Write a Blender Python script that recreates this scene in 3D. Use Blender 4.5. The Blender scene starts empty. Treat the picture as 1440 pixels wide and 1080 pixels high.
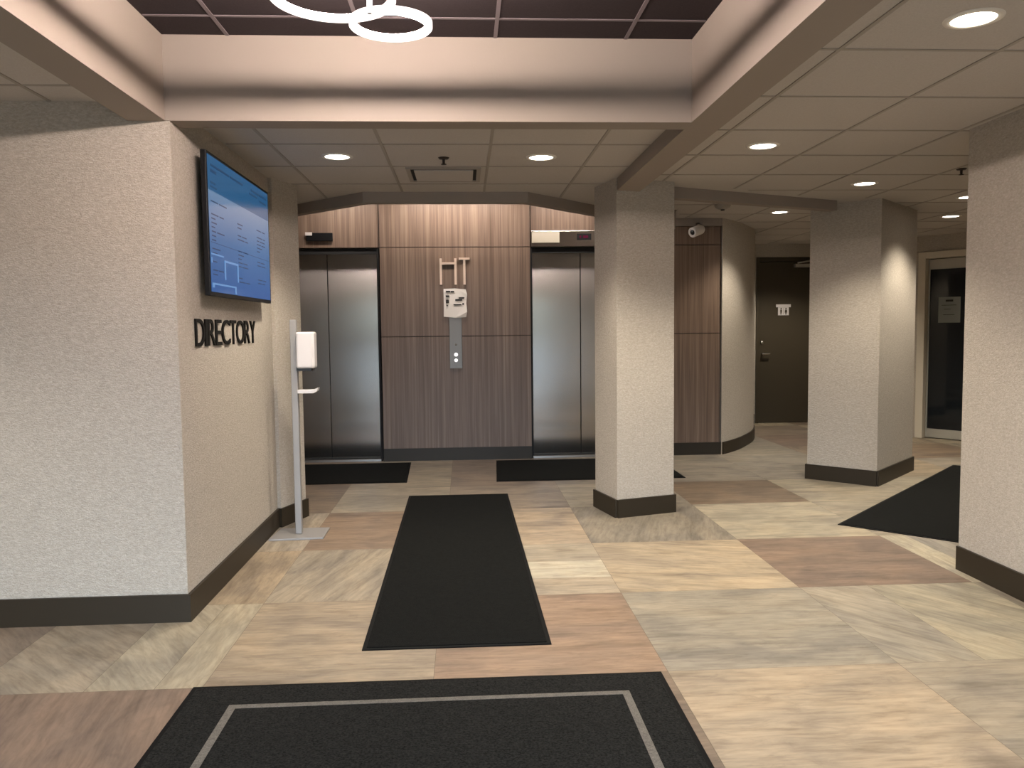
import bpy, bmesh, math, random
from mathutils import Vector, Matrix
random.seed(7)
S = 0.89                      # layout was measured in units of camera height 1.5; S brings it to metres
C = bpy.context.scene.collection
sc = bpy.context.scene
PI = math.pi

# ------------------------------------------------------------------ materials
def mat(name, col, rough=0.6, metal=0.0, spec=0.5):
    m = bpy.data.materials.new(name); m.use_nodes = True
    b = m.node_tree.nodes['Principled BSDF']
    b.inputs['Base Color'].default_value = (*col, 1); b.inputs['Roughness'].default_value = rough
    b.inputs['Metallic'].default_value = metal; b.inputs['Specular IOR Level'].default_value = spec
    return m
def N(m, typ, **kw):
    n = m.node_tree.nodes.new(typ)
    for k, v in kw.items(): setattr(n, k, v)
    return n
def L(m, a, b): m.node_tree.links.new(a, b)
def B(m): return m.node_tree.nodes['Principled BSDF']
def pos_scaled(m, sx, sy, sz, src=None):
    g = N(m, 'ShaderNodeNewGeometry'); v = N(m, 'ShaderNodeVectorMath', operation='MULTIPLY')
    L(m, src or g.outputs['Position'], v.inputs[0]); v.inputs[1].default_value = (sx, sy, sz)
    return v.outputs[0]
def noise(m, vec, scale, detail=4, rough=0.55, dist=0.0):
    n = N(m, 'ShaderNodeTexNoise'); L(m, vec, n.inputs['Vector'])
    n.inputs['Scale'].default_value = scale; n.inputs['Detail'].default_value = detail
    n.inputs['Roughness'].default_value = rough; n.inputs['Distortion'].default_value = dist
    return n.outputs['Fac']
def ramp(m, fac, stops):
    r = N(m, 'ShaderNodeValToRGB'); L(m, fac, r.inputs[0]); e = r.color_ramp.elements
    while len(e) < len(stops): e.new(0.5)
    for i, (p, c) in enumerate(stops):
        e[i].position = p; e[i].color = (*c, 1)
    return r.outputs['Color']
def bump(m, h, strength, dist=0.01):
    b = N(m, 'ShaderNodeBump'); L(m, h, b.inputs['Height'])
    b.inputs['Strength'].default_value = strength; b.inputs['Distance'].default_value = dist
    L(m, b.outputs[0], B(m).inputs['Normal'])
def dim(h, k): return tuple(k*q for q in srgb(h))
def srgb(h):
    h = h.lstrip('#'); o = []
    for i in (0, 2, 4):
        v = int(h[i:i+2], 16) / 255; o.append(v/12.92 if v <= 0.04045 else ((v+0.055)/1.055)**2.4)
    return tuple(o)

M = {}
# textured rice-paper wallcovering
m = M['wallpaper'] = mat('textured wallcovering', srgb('#c4b8a2'), 0.72, 0, 0.25)
v1 = pos_scaled(m, 1, 1, 2.2); f1 = noise(m, v1, 60, 4, 0.55, 0.7); f2 = noise(m, v1, 170, 2, 0.5)
L(m, ramp(m, f1, [(0.30, dim('#b8aea0', .76)), (0.50, dim('#c6bcae', .76)), (0.72, dim('#d6cdbf', .76))]), B(m).inputs['Base Color'])
mx = N(m, 'ShaderNodeMath', operation='ADD'); L(m, f1, mx.inputs[0]); L(m, f2, mx.inputs[1]); bump(m, mx.outputs[0], 0.60, 0.007)
# smooth painted drywall of the tray and beams
m = M['paint'] = mat('painted drywall', dim('#c4b5a8', .52), 0.65, 0, 0.25)
f = noise(m, pos_scaled(m, 1, 1, 1), 90, 2); bump(m, f, 0.05, 0.004)
M['soffit_paint'] = M['paint']
# lay-in ceiling tiles
m = M['tile'] = mat('mineral ceiling tile', srgb('#c9c2b6'), 0.9, 0, 0.1)
f = noise(m, pos_scaled(m, 1, 1, 1), 160, 3, 0.7)
L(m, ramp(m, f, [(0.3, dim('#b4ada6', .98)), (0.7, dim('#beb8b1', .98))]), B(m).inputs['Base Color'])
M['grid'] = mat('ceiling grid metal', dim('#a29a90', .92), 0.6, 0, 0.2)
m = M['dark_tile'] = mat('dark ceiling tile', srgb('#43393a'), 0.85, 0, 0.15)
f = noise(m, pos_scaled(m, 1, 1, 1), 160, 3, 0.7)
L(m, ramp(m, f, [(0.3, dim('#3d3435', .62)), (0.7, dim('#483e3f', .62))]), B(m).inputs['Base Color'])
M['dark_grid'] = mat('dark grid metal', srgb('#6f6567'), 0.5, 0, 0.3)
m = M['base'] = mat('brown vinyl base', dim('#3f3526', .45), 0.5, 0, 0.35)
# wood laminate, vertical grain
m = M['wood'] = mat('walnut laminate', srgb('#6a5445'), 0.42, 0, 0.4)
va = pos_scaled(m, 34, 34, 0.55); fa = noise(m, va, 1.0, 5, 0.6, 0.25)
vb = pos_scaled(m, 130, 130, 1.6); fb = noise(m, vb, 1.0, 2, 0.5)
mx = N(m, 'ShaderNodeMix', data_type='FLOAT'); mx.inputs['Factor'].default_value = 0.35; L(m, fa, mx.inputs[2]); L(m, fb, mx.inputs[3])
L(m, ramp(m, mx.outputs[0], [(0.30, dim('#57473b',1.0)), (0.46, dim('#6a574a',1.0)), (0.58, dim('#7b6759',1.0)), (0.72, dim('#8d7a6b',1.0))]), B(m).inputs['Base Color'])
bump(m, mx.outputs[0], 0.06, 0.003)
M['groove'] = mat('dark panel reveal', srgb('#2b211a'), 0.7)
# brushed stainless steel
m = M['steel'] = mat('brushed stainless steel', srgb('#b4b0ac'), 0.26, 1.0)
B(m).inputs['Anisotropic'].default_value = 0.95; B(m).inputs['Anisotropic Rotation'].default_value = 0.0
tg = N(m, 'ShaderNodeCombineXYZ'); tg.inputs[0].default_value = 1.0; L(m, tg.outputs[0], B(m).inputs['Tangent'])
fa = noise(m, pos_scaled(m, 260, 260, 2.0), 1.0, 3, 0.6)
fw = noise(m, pos_scaled(m, 1.6, 1.6, 0.9), 1.0, 1, 0.5)
mr = N(m, 'ShaderNodeMapRange'); L(m, fa, mr.inputs[0]); mr.inputs[3].default_value = 0.18; mr.inputs[4].default_value = 0.23
L(m, mr.outputs[0], B(m).inputs['Roughness'])
bump(m, fw, 0.10, 0.02)
M['steel_plain'] = mat('satin steel', srgb('#a9a6a2'), 0.35, 1.0)
M['plate_steel'] = mat('dull steel plate', srgb('#7d7d7b'), 0.5, 0.7)
M['black_gap'] = mat('black shadow gap', (0.008, 0.007, 0.007), 0.8)
M['black'] = mat('black plastic', (0.012, 0.012, 0.013), 0.35)
M['case_black'] = mat('matte black case', (0.004, 0.004, 0.0045), 0.5, 0, 0.2)
M['letter_black'] = mat('black letter face', (0.006, 0.005, 0.004), 0.7, 0, 0.1)
M['white'] = mat('white plastic', dim('#ece7e6', .72), 0.4)
M['paper'] = mat('white paper', srgb('#ebe5dd'), 0.8)
M['paper_grey'] = mat('grey notice paper', dim('#a5aba6', .7), 0.8)
M['ink'] = mat('black print', (0.02, 0.02, 0.02), 0.8)
M['silver'] = mat('silver powder coat', dim('#aeaaa6', .72), 0.45, 0.35)
M['door_dark'] = mat('dark olive door paint', dim('#4a4234', .7), 0.5, 0, 0.3)
M['frame_light'] = mat('cream door frame', srgb('#cfc6b5'), 0.45)
M['alu'] = mat('pale aluminium rail', srgb('#b4b0a6'), 0.4, 0.3)
M['darkroom'] = mat('unlit room', (0.012, 0.013, 0.015), 0.9)
m = M['glass'] = mat('door glass', (0.02, 0.025, 0.03), 0.06)
B(m).inputs['Transmission Weight'].default_value = 0.5; B(m).inputs['Specular IOR Level'].default_value = 0.3
M['logo'] = mat('brushed champagne metal', srgb('#d9c2ae'), 0.4, 0.5)
M['cream'] = mat('cream plate', dim('#efe2cc', .5), 0.5)
M['camwhite'] = mat('camera housing', srgb('#cfc8c2'), 0.4)
M['ceil_white'] = mat('white trim', srgb('#d8d2c8'), 0.5)
M['chrome'] = mat('polished chrome', srgb('#c8c6c2'), 0.2, 1.0)
M['dark_metal'] = mat('dark sprinkler metal', srgb('#3b3431'), 0.45, 0.6)
# mats
def carpet(name, lo, hi, sc_=230):
    m = mat(name, lo, 0.95, 0, 0.1)
    f = noise(m, pos_scaled(m, 1, 1, 1), sc_, 3, 0.75); f2 = noise(m, pos_scaled(m, 1, 1, 1), 60, 2, 0.6)
    mx = N(m, 'ShaderNodeMix', data_type='FLOAT'); mx.inputs['Factor'].default_value = 0.3; L(m, f, mx.inputs[2]); L(m, f2, mx.inputs[3])
    L(m, ramp(m, mx.outputs[0], [(0.36, lo), (0.72, hi)]), B(m).inputs['Base Color'])
    bump(m, f, 0.9, 0.006)
    return m
M['mat_black'] = carpet('black carpet pile', (0.002, 0.002, 0.0019), (0.013, 0.0135, 0.012))
M['mat_char'] = carpet('charcoal loop pile', (0.003, 0.003, 0.0028), (0.028, 0.027, 0.024), 120)
M['mat_stripe'] = carpet('grey loop pile', dim('#7c756c', .55), dim('#a59e94', .6), 200)
M['rubber'] = mat('black rubber', (0.003, 0.003, 0.003), 0.7, 0, 0.1)
# emitters
def emit(name, col, st):
    m = bpy.data.materials.new(name); m.use_nodes = True; nt = m.node_tree; nt.nodes.clear()
    e = nt.nodes.new('ShaderNodeEmission'); o = nt.nodes.new('ShaderNodeOutputMaterial')
    e.inputs[0].default_value = (*col, 1); e.inputs[1].default_value = st; nt.links.new(e.outputs[0], o.inputs[0])
    return m
WARM = (1.0, 0.90, 0.75)
M['lens'] = emit('downlight lens', (1.0, 0.90, 0.76), 7)
M['ring_lit'] = emit('ring diffuser lit', (1.0, 0.84, 0.77), 270)
M['ring_side'] = emit('ring diffuser side', (1.0, 0.88, 0.82), 1.2)
M['red_led'] = emit('dim red digits', (0.10, 0.012, 0.03), 0.5)
M['glow_btn'] = emit('lit call button', (1.0, 0.95, 0.9), 0.9)
# floor: colour and grain direction come from each tile's own attributes
m = M['floor'] = mat('stone-look vinyl tile', (0.5, 0.45, 0.35), 0.52, 0, 0.3)
at = N(m, 'ShaderNodeAttribute', attribute_name='tile_colour'); ad = N(m, 'ShaderNodeAttribute', attribute_name='tile_grain')
g = N(m, 'ShaderNodeNewGeometry'); ad_ = N(m, 'ShaderNodeVectorMath', operation='ADD'); L(m, g.outputs['Position'], ad_.inputs[0])
sep = N(m, 'ShaderNodeSeparateXYZ'); L(m, ad.outputs['Vector'], sep.inputs[0])
cmb = N(m, 'ShaderNodeCombineXYZ'); L(m, sep.outputs[1], cmb.inputs[0]); L(m, sep.outputs[2], cmb.inputs[1]); L(m, cmb.outputs[0], ad_.inputs[1])
rot = N(m, 'ShaderNodeVectorRotate', rotation_type='Z_AXIS'); L(m, ad_.outputs[0], rot.inputs['Vector']); L(m, sep.outputs[0], rot.inputs['Angle'])
vs = pos_scaled(m, 1.3, 8.0, 1, rot.outputs[0]); fs = noise(m, vs, 1.5, 6, 0.62, 0.7)
vf = pos_scaled(m, 4.0, 42.0, 1, rot.outputs[0]); ff = noise(m, vf, 1.2, 4, 0.65, 0.4)
vc = pos_scaled(m, 1, 1.6, 1, rot.outputs[0]); fc = noise(m, vc, 2.2, 3, 0.5, 0.8)
def mul(a, col_stops):
    return ramp(m, a, col_stops)
def mixmul(a, b, fac):
    x = N(m, 'ShaderNodeMix', data_type='RGBA', blend_type='MULTIPLY'); x.inputs[0].default_value = fac
    L(m, a, x.inputs[6]); L(m, b, x.inputs[7]); return x.outputs[2]
c1 = mixmul(at.outputs['Color'], ramp(m, fs, [(0.30, (0.70, 0.68, 0.66)), (0.48, (0.97, 0.97, 0.97)), (0.66, (1.14, 1.13, 1.12))]), 1.0)
c2 = mixmul(c1, ramp(m, ff, [(0.30, (0.78, 0.76, 0.75)), (0.55, (1.02, 1.02, 1.02)), (0.75, (1.10, 1.10, 1.10))]), 0.9)
c3 = mixmul(c2, ramp(m, fc, [(0.34, (0.78, 0.78, 0.80)), (0.50, (1.0, 0.99, 0.97)), (0.66, (1.14, 1.10, 1.04))]), 1.0)
vm = pos_scaled(m, 1, 3.0, 1, rot.outputs[0]); fm = noise(m, vm, 6.0, 5, 0.7, 1.4)
c3 = mixmul(c3, ramp(m, fm, [(0.36, (0.80, 0.79, 0.79)), (0.52, (1.0, 1.0, 1.0)), (0.70, (1.10, 1.10, 1.09))]), 0.8)
L(m, c3, B(m).inputs['Base Color'])
M['seam'] = mat('tile seam', dim('#7d705c', .5), 0.7)
M['paving'] = mat('dark paving', (0.035, 0.035, 0.033), 0.9)
# directory screen
def screen_mat(name, col, st):
    m = mat(name, (0.006, 0.010, 0.018), 0.14, 0, 0.3)
    B(m).inputs['Emission Color'].default_value = (*col, 1); B(m).inputs['Emission Strength'].default_value = st
    return m
M['scr_above_reflection'] = screen_mat('screen blue above painted reflection', srgb('#2a6a9c'), 0.27)  # darker top area, painted as the part above the reflection edge
m = M['scr_body_reflection'] = screen_mat('screen blue with painted reflection', srgb('#3f73b0'), 0.26)
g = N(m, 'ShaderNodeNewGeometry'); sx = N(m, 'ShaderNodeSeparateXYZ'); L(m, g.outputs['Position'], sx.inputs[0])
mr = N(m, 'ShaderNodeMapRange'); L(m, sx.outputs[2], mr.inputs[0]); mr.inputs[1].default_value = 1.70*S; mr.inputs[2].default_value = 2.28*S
L(m, ramp(m, mr.outputs[0], [(0.0, srgb('#2866b4')), (0.55, srgb('#4480bc')), (1.0, srgb('#86a6cc'))]), B(m).inputs['Emission Color'])  # paler upper end is a reflection on the screen, put into its glow
M['scr_text'] = screen_mat('screen dark text', srgb('#22507f'), 0.22)
M['scr_logo'] = screen_mat('screen pale lines', srgb('#74a4dc'), 0.32)

# ------------------------------------------------------------------ mesh builder
class MB:
    def __init__(s): s.v = []; s.f = []; s.sm = []
    def add(s, vs, fs, smooth=False):
        o = len(s.v); s.v += [tuple(v) for v in vs]; s.f += [[i+o for i in f] for f in fs]; s.sm += [smooth]*len(fs); return s
    def box(s, x0, x1, y0, y1, z0, z1, T=None):
        vs = [Vector((x, y, z)) for z in (z0, z1) for y in (y0, y1) for x in (x0, x1)]
        if T is not None: vs = [T @ v for v in vs]
        return s.add(vs, [(0,2,3,1),(4,5,7,6),(0,1,5,4),(2,6,7,3),(0,4,6,2),(1,3,7,5)])
    def prism(s, pts, z0, z1):            # pts counter-clockwise in plan
        n = len(pts); vs = [(x, y, z0) for x, y in pts] + [(x, y, z1) for x, y in pts]
        return s.add(vs, [list(range(n-1, -1, -1)), list(range(n, 2*n))] + [(i, (i+1) % n, n+(i+1) % n, n+i) for i in range(n)])
    def lathe(s, prof, c, n=32, T=None, closed=True):   # prof: (radius, height) list
        vs = []; k = len(prof)
        for i in range(n):
            a = 2*PI*i/n
            for r, h in prof:
                p = Vector((r*math.cos(a), r*math.sin(a), h))
                if T is not None: p = T @ p
                vs.append(p + Vector(c))
        fs = [(i*k+j, ((i+1) % n)*k+j, ((i+1) % n)*k+j+1, i*k+j+1) for i in range(n) for j in range(k-1)]
        if not closed: fs += [(i*k+k-1, ((i+1) % n)*k+k-1, ((i+1) % n)*k, i*k) for i in range(n)]
        return s.add(vs, fs, True)
    def tube(s, pts, r, n=10):
        pts = [Vector(p) for p in pts]; vs = []; k = len(pts)
        for i, p in enumerate(pts):
            d = (pts[min(i+1, k-1)] - pts[max(i-1, 0)]).normalized()
            u = d.cross(Vector((0, 0, 1)) if abs(d.z) < 0.9 else Vector((1, 0, 0))).normalized(); w = d.cross(u)
            vs += [p + r*(math.cos(2*PI*j/n)*u + math.sin(2*PI*j/n)*w) for j in range(n)]
        fs = [(i*n+j, i*n+(j+1) % n, (i+1)*n+(j+1) % n, (i+1)*n+j) for i in range(k-1) for j in range(n)]
        s.add(vs, fs, True); o = len(vs)
        s.add([vs[j] for j in range(n)], [list(range(n-1, -1, -1))]); s.add([vs[(k-1)*n+j] for j in range(n)], [list(range(n))])
        return s
    def build(s, name, material, parent=None, origin=None, bevel=0.0):
        pts = [Vector(v)*S for v in s.v]
        if parent is not None: org = Vector(parent['_o'])
        elif origin is not None: org = Vector(origin)*S
        else:
            org = Vector(((min(p.x for p in pts)+max(p.x for p in pts))/2, (min(p.y for p in pts)+max(p.y for p in pts))/2, min(p.z for p in pts)))
        me = bpy.data.meshes.new(name); me.from_pydata([p-org for p in pts], [], s.f)
        bm = bmesh.new(); bm.from_mesh(me); bmesh.ops.recalc_face_normals(bm, faces=bm.faces); bm.to_mesh(me); bm.free()
        for p, q in zip(me.polygons, s.sm): p.use_smooth = q
        me.materials.append(material); me.update()
        o = bpy.data.objects.new(name, me); C.objects.link(o)
        if parent is not None: o.parent = parent
        else: o.location = org
        o['_o'] = tuple(org)
        if bevel:
            b = o.modifiers.new('soft edge', 'BEVEL'); b.width = bevel*S; b.segments = 2; b.limit_method = 'ANGLE'; b.angle_limit = 0.9
        return o
def tag(o, label, cat, group=None, kind=None):
    o['label'] = label; o['category'] = cat
    if group: o['group'] = group
    if kind: o['kind'] = kind
    return o
def thing(name, loc, label, cat, group=None):
    o = bpy.data.objects.new(name, None); o.empty_display_size = 0.05; C.objects.link(o)
    o.location = Vector(loc)*S; o['_o'] = tuple(Vector(loc)*S)
    return tag(o, label, cat, group)
def struct(name, mb, material, label, cat, bevel=0.0):
    o = mb.build(name, material, bevel=bevel); return tag(o, label, cat, kind='structure')
def strip(pts, t, z0, z1, closed=False):
    """band of thickness t standing to the right of the polyline pts"""
    pts = [Vector(p) for p in pts]; n = len(pts); out = []
    for i in range(n):
        a = pts[i-1] if (i > 0 or closed) else None; b = pts[i]; c = pts[(i+1) % n] if (i < n-1 or closed) else None
        ns = []
        for p, q in ((a, b), (b, c)):
            if p is not None and q is not None:
                d = (q-p).normalized(); ns.append(Vector((d.y, -d.x)))
        nn = sum(ns, Vector((0, 0))).normalized(); k = t/max(0.3, nn.dot(ns[0])); out.append(b + nn*k)
    mb = MB()
    for i in range(n if closed else n-1):
        j = (i+1) % n; q = [pts[i], pts[j], out[j], out[i]]
        mb.prism([tuple(p) for p in q], z0, z1)
    return mb

# ------------------------------------------------------------------ FLOOR
def floor_mesh():
    xs = [-4.15, -3.12, -2.12, -1.13, -0.155, 0.865, 1.90, 2.93, 3.96, 5.0, 6.0, 7.0, 8.2]
    ys = [-1.3, -0.84, 0.24, 1.31, 2.36, 3.42, 4.485, 5.56, 6.71, 7.72, 8.80, 9.85, 10.9, 11.95, 13.0]
    T = {}
    pal = ['#b9ab90', '#a89a82', '#a28a70', '#c2b18f', '#a99c88', '#b7a180', '#9c8368']
    R = random.Random(11)
    for i in range(len(xs)-1):
        for j in range(len(ys)-1):
            T[(i, j)] = [(xs[i], xs[i+1], ys[j], ys[j+1], R.choice(pal), R.choice([0, 0, 0, PI/2]))]
    J = lambda y: ys.index(y); H = 0.0; V = PI/2
    def cell(i, y, col, g=H):
        j = J(y); T[(i, j)] = [(xs[i], xs[i+1], ys[j], ys[j+1], col, g)]
    def cellparts(i, y, parts): T[(i, J(y))] = parts
    # column -1.13 .. -0.155
    cell(3, 3.42, '#c6ad88'); cell(3, 4.485, '#b8a78a', V+0.25); cell(3, 5.56, '#ac8d6c'); cell(3, 6.71, '#baaa8e'); cell(3, 7.72, '#b4a488'); cell(3, 8.80, '#a89a84')
    # column -0.155 .. 0.865
    cell(4, 3.42, '#b89470'); cell(4, 6.71, '#a99680', H); cell(4, 7.72, '#9b8875', H); cell(4, 8.80, '#968473')
    cellparts(4, 4.485, [(-0.155, 0.865, 4.485, 4.79, '#cdb896', H), (-0.155, 0.865, 4.79, 5.15, '#dccfb0', H), (-0.155, 0.865, 5.15, 5.56, '#c2b193', H)])
    cell(4, 5.56, '#c6ad8b', H)
    # column 0.865 .. 1.90
    cell(5, 2.36, '#cab18c', H); cell(5, 3.42, '#b5a88f', H); cell(5, 4.485, '#cdb58e', H+0.25); cell(5, 5.56, '#a39680', V+0.3); cell(5, 6.71, '#b3a58c', H); cell(5, 7.72, '#a29582')
    # column 1.90 .. 2.93
    cell(6, 2.36, '#b5a58a', H)
    cellparts(6, 3.42, [(1.90, 2.30, 3.42, 4.485, '#baac92', V-0.7), (2.30, 2.93, 3.42, 4.485, '#bfb190', V-0.6)])
    cell(6, 4.485, '#a18369', H); cell(6, 5.56, '#c3b494', H); cell(6, 6.71, '#937a5d', H); cell(6, 7.72, '#aa9d8a', H); cell(6, 8.80, '#a69a87', H)
    # column 2.93 ..
    cellparts(7, 4.485, [(2.93, 3.12, 4.485, 5.56, '#d8c9a6', V), (3.12, 3.96, 4.485, 5.56, '#b9ae9b', V)])
    cell(7, 2.36, '#ada08a', V); cell(7, 3.42, '#ab9b80', V); cell(7, 5.56, '#bcad90', H); cell(7, 6.71, '#b8a98c', H); cell(7, 7.72, '#ab9e8b', H); cell(7, 8.80, '#a89c88', H)
    cell(8, 9.85, '#937a68', H); cell(8, 10.9, '#9d8a76', H); cell(7, 9.85, '#a59a89', H)
    # column -2.12 .. -1.13
    cell(2, 2.36, '#9c8069', V-0.15); cell(1, 2.36, '#a0866d', V-0.15)
    cellparts(2, 3.42, [(-2.12, -1.62, 3.42, 4.485, '#b5a68d', V-0.8), (-1.62, -1.33, 3.42, 4.485, '#c4b697', V-0.6), (-1.33, -1.13, 3.42, 4.485, '#cbbb98', V)])
    cell(1, 3.42, '#a8957f', V-0.7)
    cellparts(2, 4.485, [(-2.12, -1.13, 4.485, 5.56, '#c2a881', V)]); cell(2, 5.56, '#c3b195', V); cell(2, 6.71, '#9d866b', H)
    v = []; f = []; cols = []; gr = []
    e = 0.0009
    for lst in T.values():
        for x0, x1, y0, y1, c, a in lst:
            o = len(v); v += [(x0+e, y0+e, 0), (x1-e, y0+e, 0), (x1-e, y1-e, 0), (x0+e, y1-e, 0)]; f.append((o, o+1, o+2, o+3))
            k_ = srgb(c); l_ = sum(k_)/3; cols.append((*[(l_+(q-l_)*0.72)*0.57 for q in k_], 1)); gr.append((a, R.uniform(0, 20), R.uniform(0, 20)))
    me = bpy.data.meshes.new('floor')
    nf = len(f)
    o = len(v); v += [(-4.15, -1.3, -0.0015), (8.2, -1.3, -0.0015), (8.2, 13.0, -0.0015), (-4.15, 13.0, -0.0015)]; f.append((o, o+1, o+2, o+3))
    o = len(v); v += [(-4.15, -1.3, -0.1), (8.2, -1.3, -0.1), (8.2, 13.0, -0.1), (-4.15, 13.0, -0.1)]; f.append((o, o+3, o+2, o+1))
    me.from_pydata([Vector(p)*S for p in v], [], f)
    me.materials.append(M['floor']); me.materials.append(M['seam'])
    for p in me.polygons[nf:]: p.material_index = 1
    a = me.attributes.new('tile_colour', 'FLOAT_COLOR', 'FACE'); b = me.attributes.new('tile_grain', 'FLOAT_VECTOR', 'FACE')
    for k in range(nf): a.data[k].color = cols[k]; b.data[k].vector = gr[k]
    ob = bpy.data.objects.new('floor', me); C.objects.link(ob)
    tag(ob, 'beige and tan stone-look tile floor of large square tiles', 'floor', kind='structure')
floor_mesh()

# ------------------------------------------------------------------ WALLS
ZC = 2.65; ZB = 2.556; ZD = 2.975; ZE = 3.10; ZH = 2.75
struct('wall_left', MB().prism([(-4.15, 4.24), (-1.455, 4.24), (-1.455, 6.45), (-2.6, 6.45), (-2.6, 9.45), (-4.15, 9.45)], 0, 3.2), M['wallpaper'],
       'left lobby wall in textured beige wallcovering with an outside corner', 'wall')
struct('wall_far_left', MB().prism([(-4.25, -1.3), (-4.15, -1.3), (-4.15, 4.24), (-4.25, 4.24)], 0, 3.2), M['wallpaper'], 'far left side wall of the lobby in beige wallcovering', 'wall')
pA = Vector((-1.427, 6.27)); pd = Vector((0.334, 0.943)).normalized(); pn = Vector((-pd.y, pd.x))
pil = [pA, pA+pd*0.365, pA+pd*0.365+pn*0.46, pA+pn*0.46]
struct('wall_pilaster', MB().prism([tuple(p) for p in pil], 0, 3.2), M['wallpaper'], 'beige angled pillar set into the left wall behind the dispenser stand', 'pillar')
def inset(poly, d):
    poly = [Vector(p) for p in poly]; n = len(poly); out = []
    for i in range(n):
        a, b, c = poly[i-1], poly[i], poly[(i+1) % n]
        n1 = Vector((-(b-a).y, (b-a).x)).normalized(); n2 = Vector((-(c-b).y, (c-b).x)).normalized()
        nn = (n1+n2).normalized(); out.append(tuple(b + nn*(d/nn.dot(n1))))
    return out
col2 = [(1.175, 6.277), (1.692, 6.448), (1.584, 6.901), (1.067, 6.730)]
d45 = Vector((0.7071, 0.7071)); c3a = Vector((3.809, 7.271)); c3l = Vector((-0.7071, 0.7071))
col3 = [tuple(c3a), tuple(c3a+d45*1.12), tuple(c3a+d45*1.12+c3l*0.68), tuple(c3a+c3l*0.68)]
struct('wall_column_center', MB().prism(inset(col2, 0.012), 0, 3.2), M['wallpaper'], 'square beige pillar standing in the middle beside the right elevator', 'pillar')
struct('wall_column_right', MB().prism(inset(col3, 0.012), 0, 3.2), M['wallpaper'], 'wide beige diagonal pillar between the restroom door and the glass door', 'pillar')
struct('wall_right', MB().prism([(3.003, -1.3), (8.3, -1.3), (8.3, 4.743), (3.003, 4.743)], 0, 3.2), M['wallpaper'], 'right foreground wall in textured beige wallcovering', 'wall')
struct('wall_far_right', MB().prism([(8.2, 4.743), (8.3, 4.743), (8.3, 13.1), (8.2, 13.1)], 0, 3.2), M['wallpaper'], 'far right end wall of the side corridor', 'wall')
# elevator wall: wood cladding
YP = 9.33; YW = 9.36
def woodwall():
    mb = MB()
    def pan(x0, x1, z0, z1, y=YW): mb.box(x0+0.004, x1-0.004, y, y+0.03, z0+0.004, z1-0.004)
    for z0, z1 in ((0.0, 1.425), (1.425, 2.432), (2.432, ZE)): pan(-0.946, 0.762, z0, z1, YP)
    pan(-2.11, -0.95, 2.432, ZE); pan(0.766, 1.915, 2.432, ZE)
    pan(-2.6, -2.11, 0, 1.425); pan(-2.6, -2.11, 1.425, 2.432); pan(-2.6, -2.11, 2.432, ZE)
    for z0, z1 in ((0.0, 1.425), (1.425, 2.447), (2.447, 2.662)): pan(1.915, 2.985, z0, z1)
    return mb
struct('wall_back', woodwall(), M['wood'], 'walnut laminate panel wall around the two elevators', 'wall')
g = MB()
g.box(-2.62, -2.112, YW+0.03, YW+0.05, 0, ZE); g.box(-0.948, 0.764, YP+0.03, YP+0.05, 0, ZE); g.box(1.917, 2.99, YW+0.03, YW+0.05, 0, 2.66)
g.box(-2.112, -0.948, YW+0.03, YW+0.05, 2.44, ZE); g.box(0.764, 1.917, YW+0.03, YW+0.05, 2.44, ZE)
struct('trim_1', g, M['groove'], 'dark reveal lines between the walnut panels', 'trim')
struct('wall_back_core', MB().box(-4.15, 2.9, 9.52, 9.62, 0, 3.2).box(1.93, 2.98, 9.41, 9.52, 0, 2.75), M['paint'], 'painted wall core behind the elevator hall', 'wall')
struct('trim_2', MB().box(2.36, 2.992, YW-0.012, YW+0.06, 2.662, 2.76), M['paint'], 'painted band above the walnut panel at the camera corner', 'trim')
# curved wall
cv = [(2.992, 9.335), (3.18, 9.54), (3.36, 9.77), (3.54, 10.05), (3.72, 10.36), (3.87, 10.70), (3.97, 11.02), (3.99, 11.35), (3.93, 11.70), (3.78, 12.0)]
def smooth_poly(p, k=4):
    out = []
    for i in range(len(p)-1):
        p0 = Vector(p[max(i-1, 0)]); p1 = Vector(p[i]); p2 = Vector(p[i+1]); p3 = Vector(p[min(i+2, len(p)-1)])
        for j in range(k):
            t = j/k
            out.append(tuple(0.5*((2*p1)+(p2-p0)*t+(2*p0-5*p1+4*p2-p3)*t*t+(3*p1-p0-3*p2+p3)*t**3)))
    out.append(tuple(p[-1])); return out
cvs = smooth_poly(cv)
w = MB().prism(cvs + [(3.0, 12.0), (2.992, 11.0)], 0, 3.0)
for i in range(len(w.sm)-len(cvs)-2, len(w.sm)-3): w.sm[i] = False
struct('wall_curved', w, M['wallpaper'], 'curved beige wall beside the walnut panel leading to the restroom', 'wall')
# restroom wall
struct('wall_restroom', MB().box(2.9, 4.47, 12.3, 12.42, 0, 3.0).box(5.49, 6.6, 12.3, 12.42, 0, 3.0).box(4.47, 5.49, 12.3, 12.42, 2.55, 3.0), M['wallpaper'], 'beige end wall around the dark restroom door', 'wall')
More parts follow.
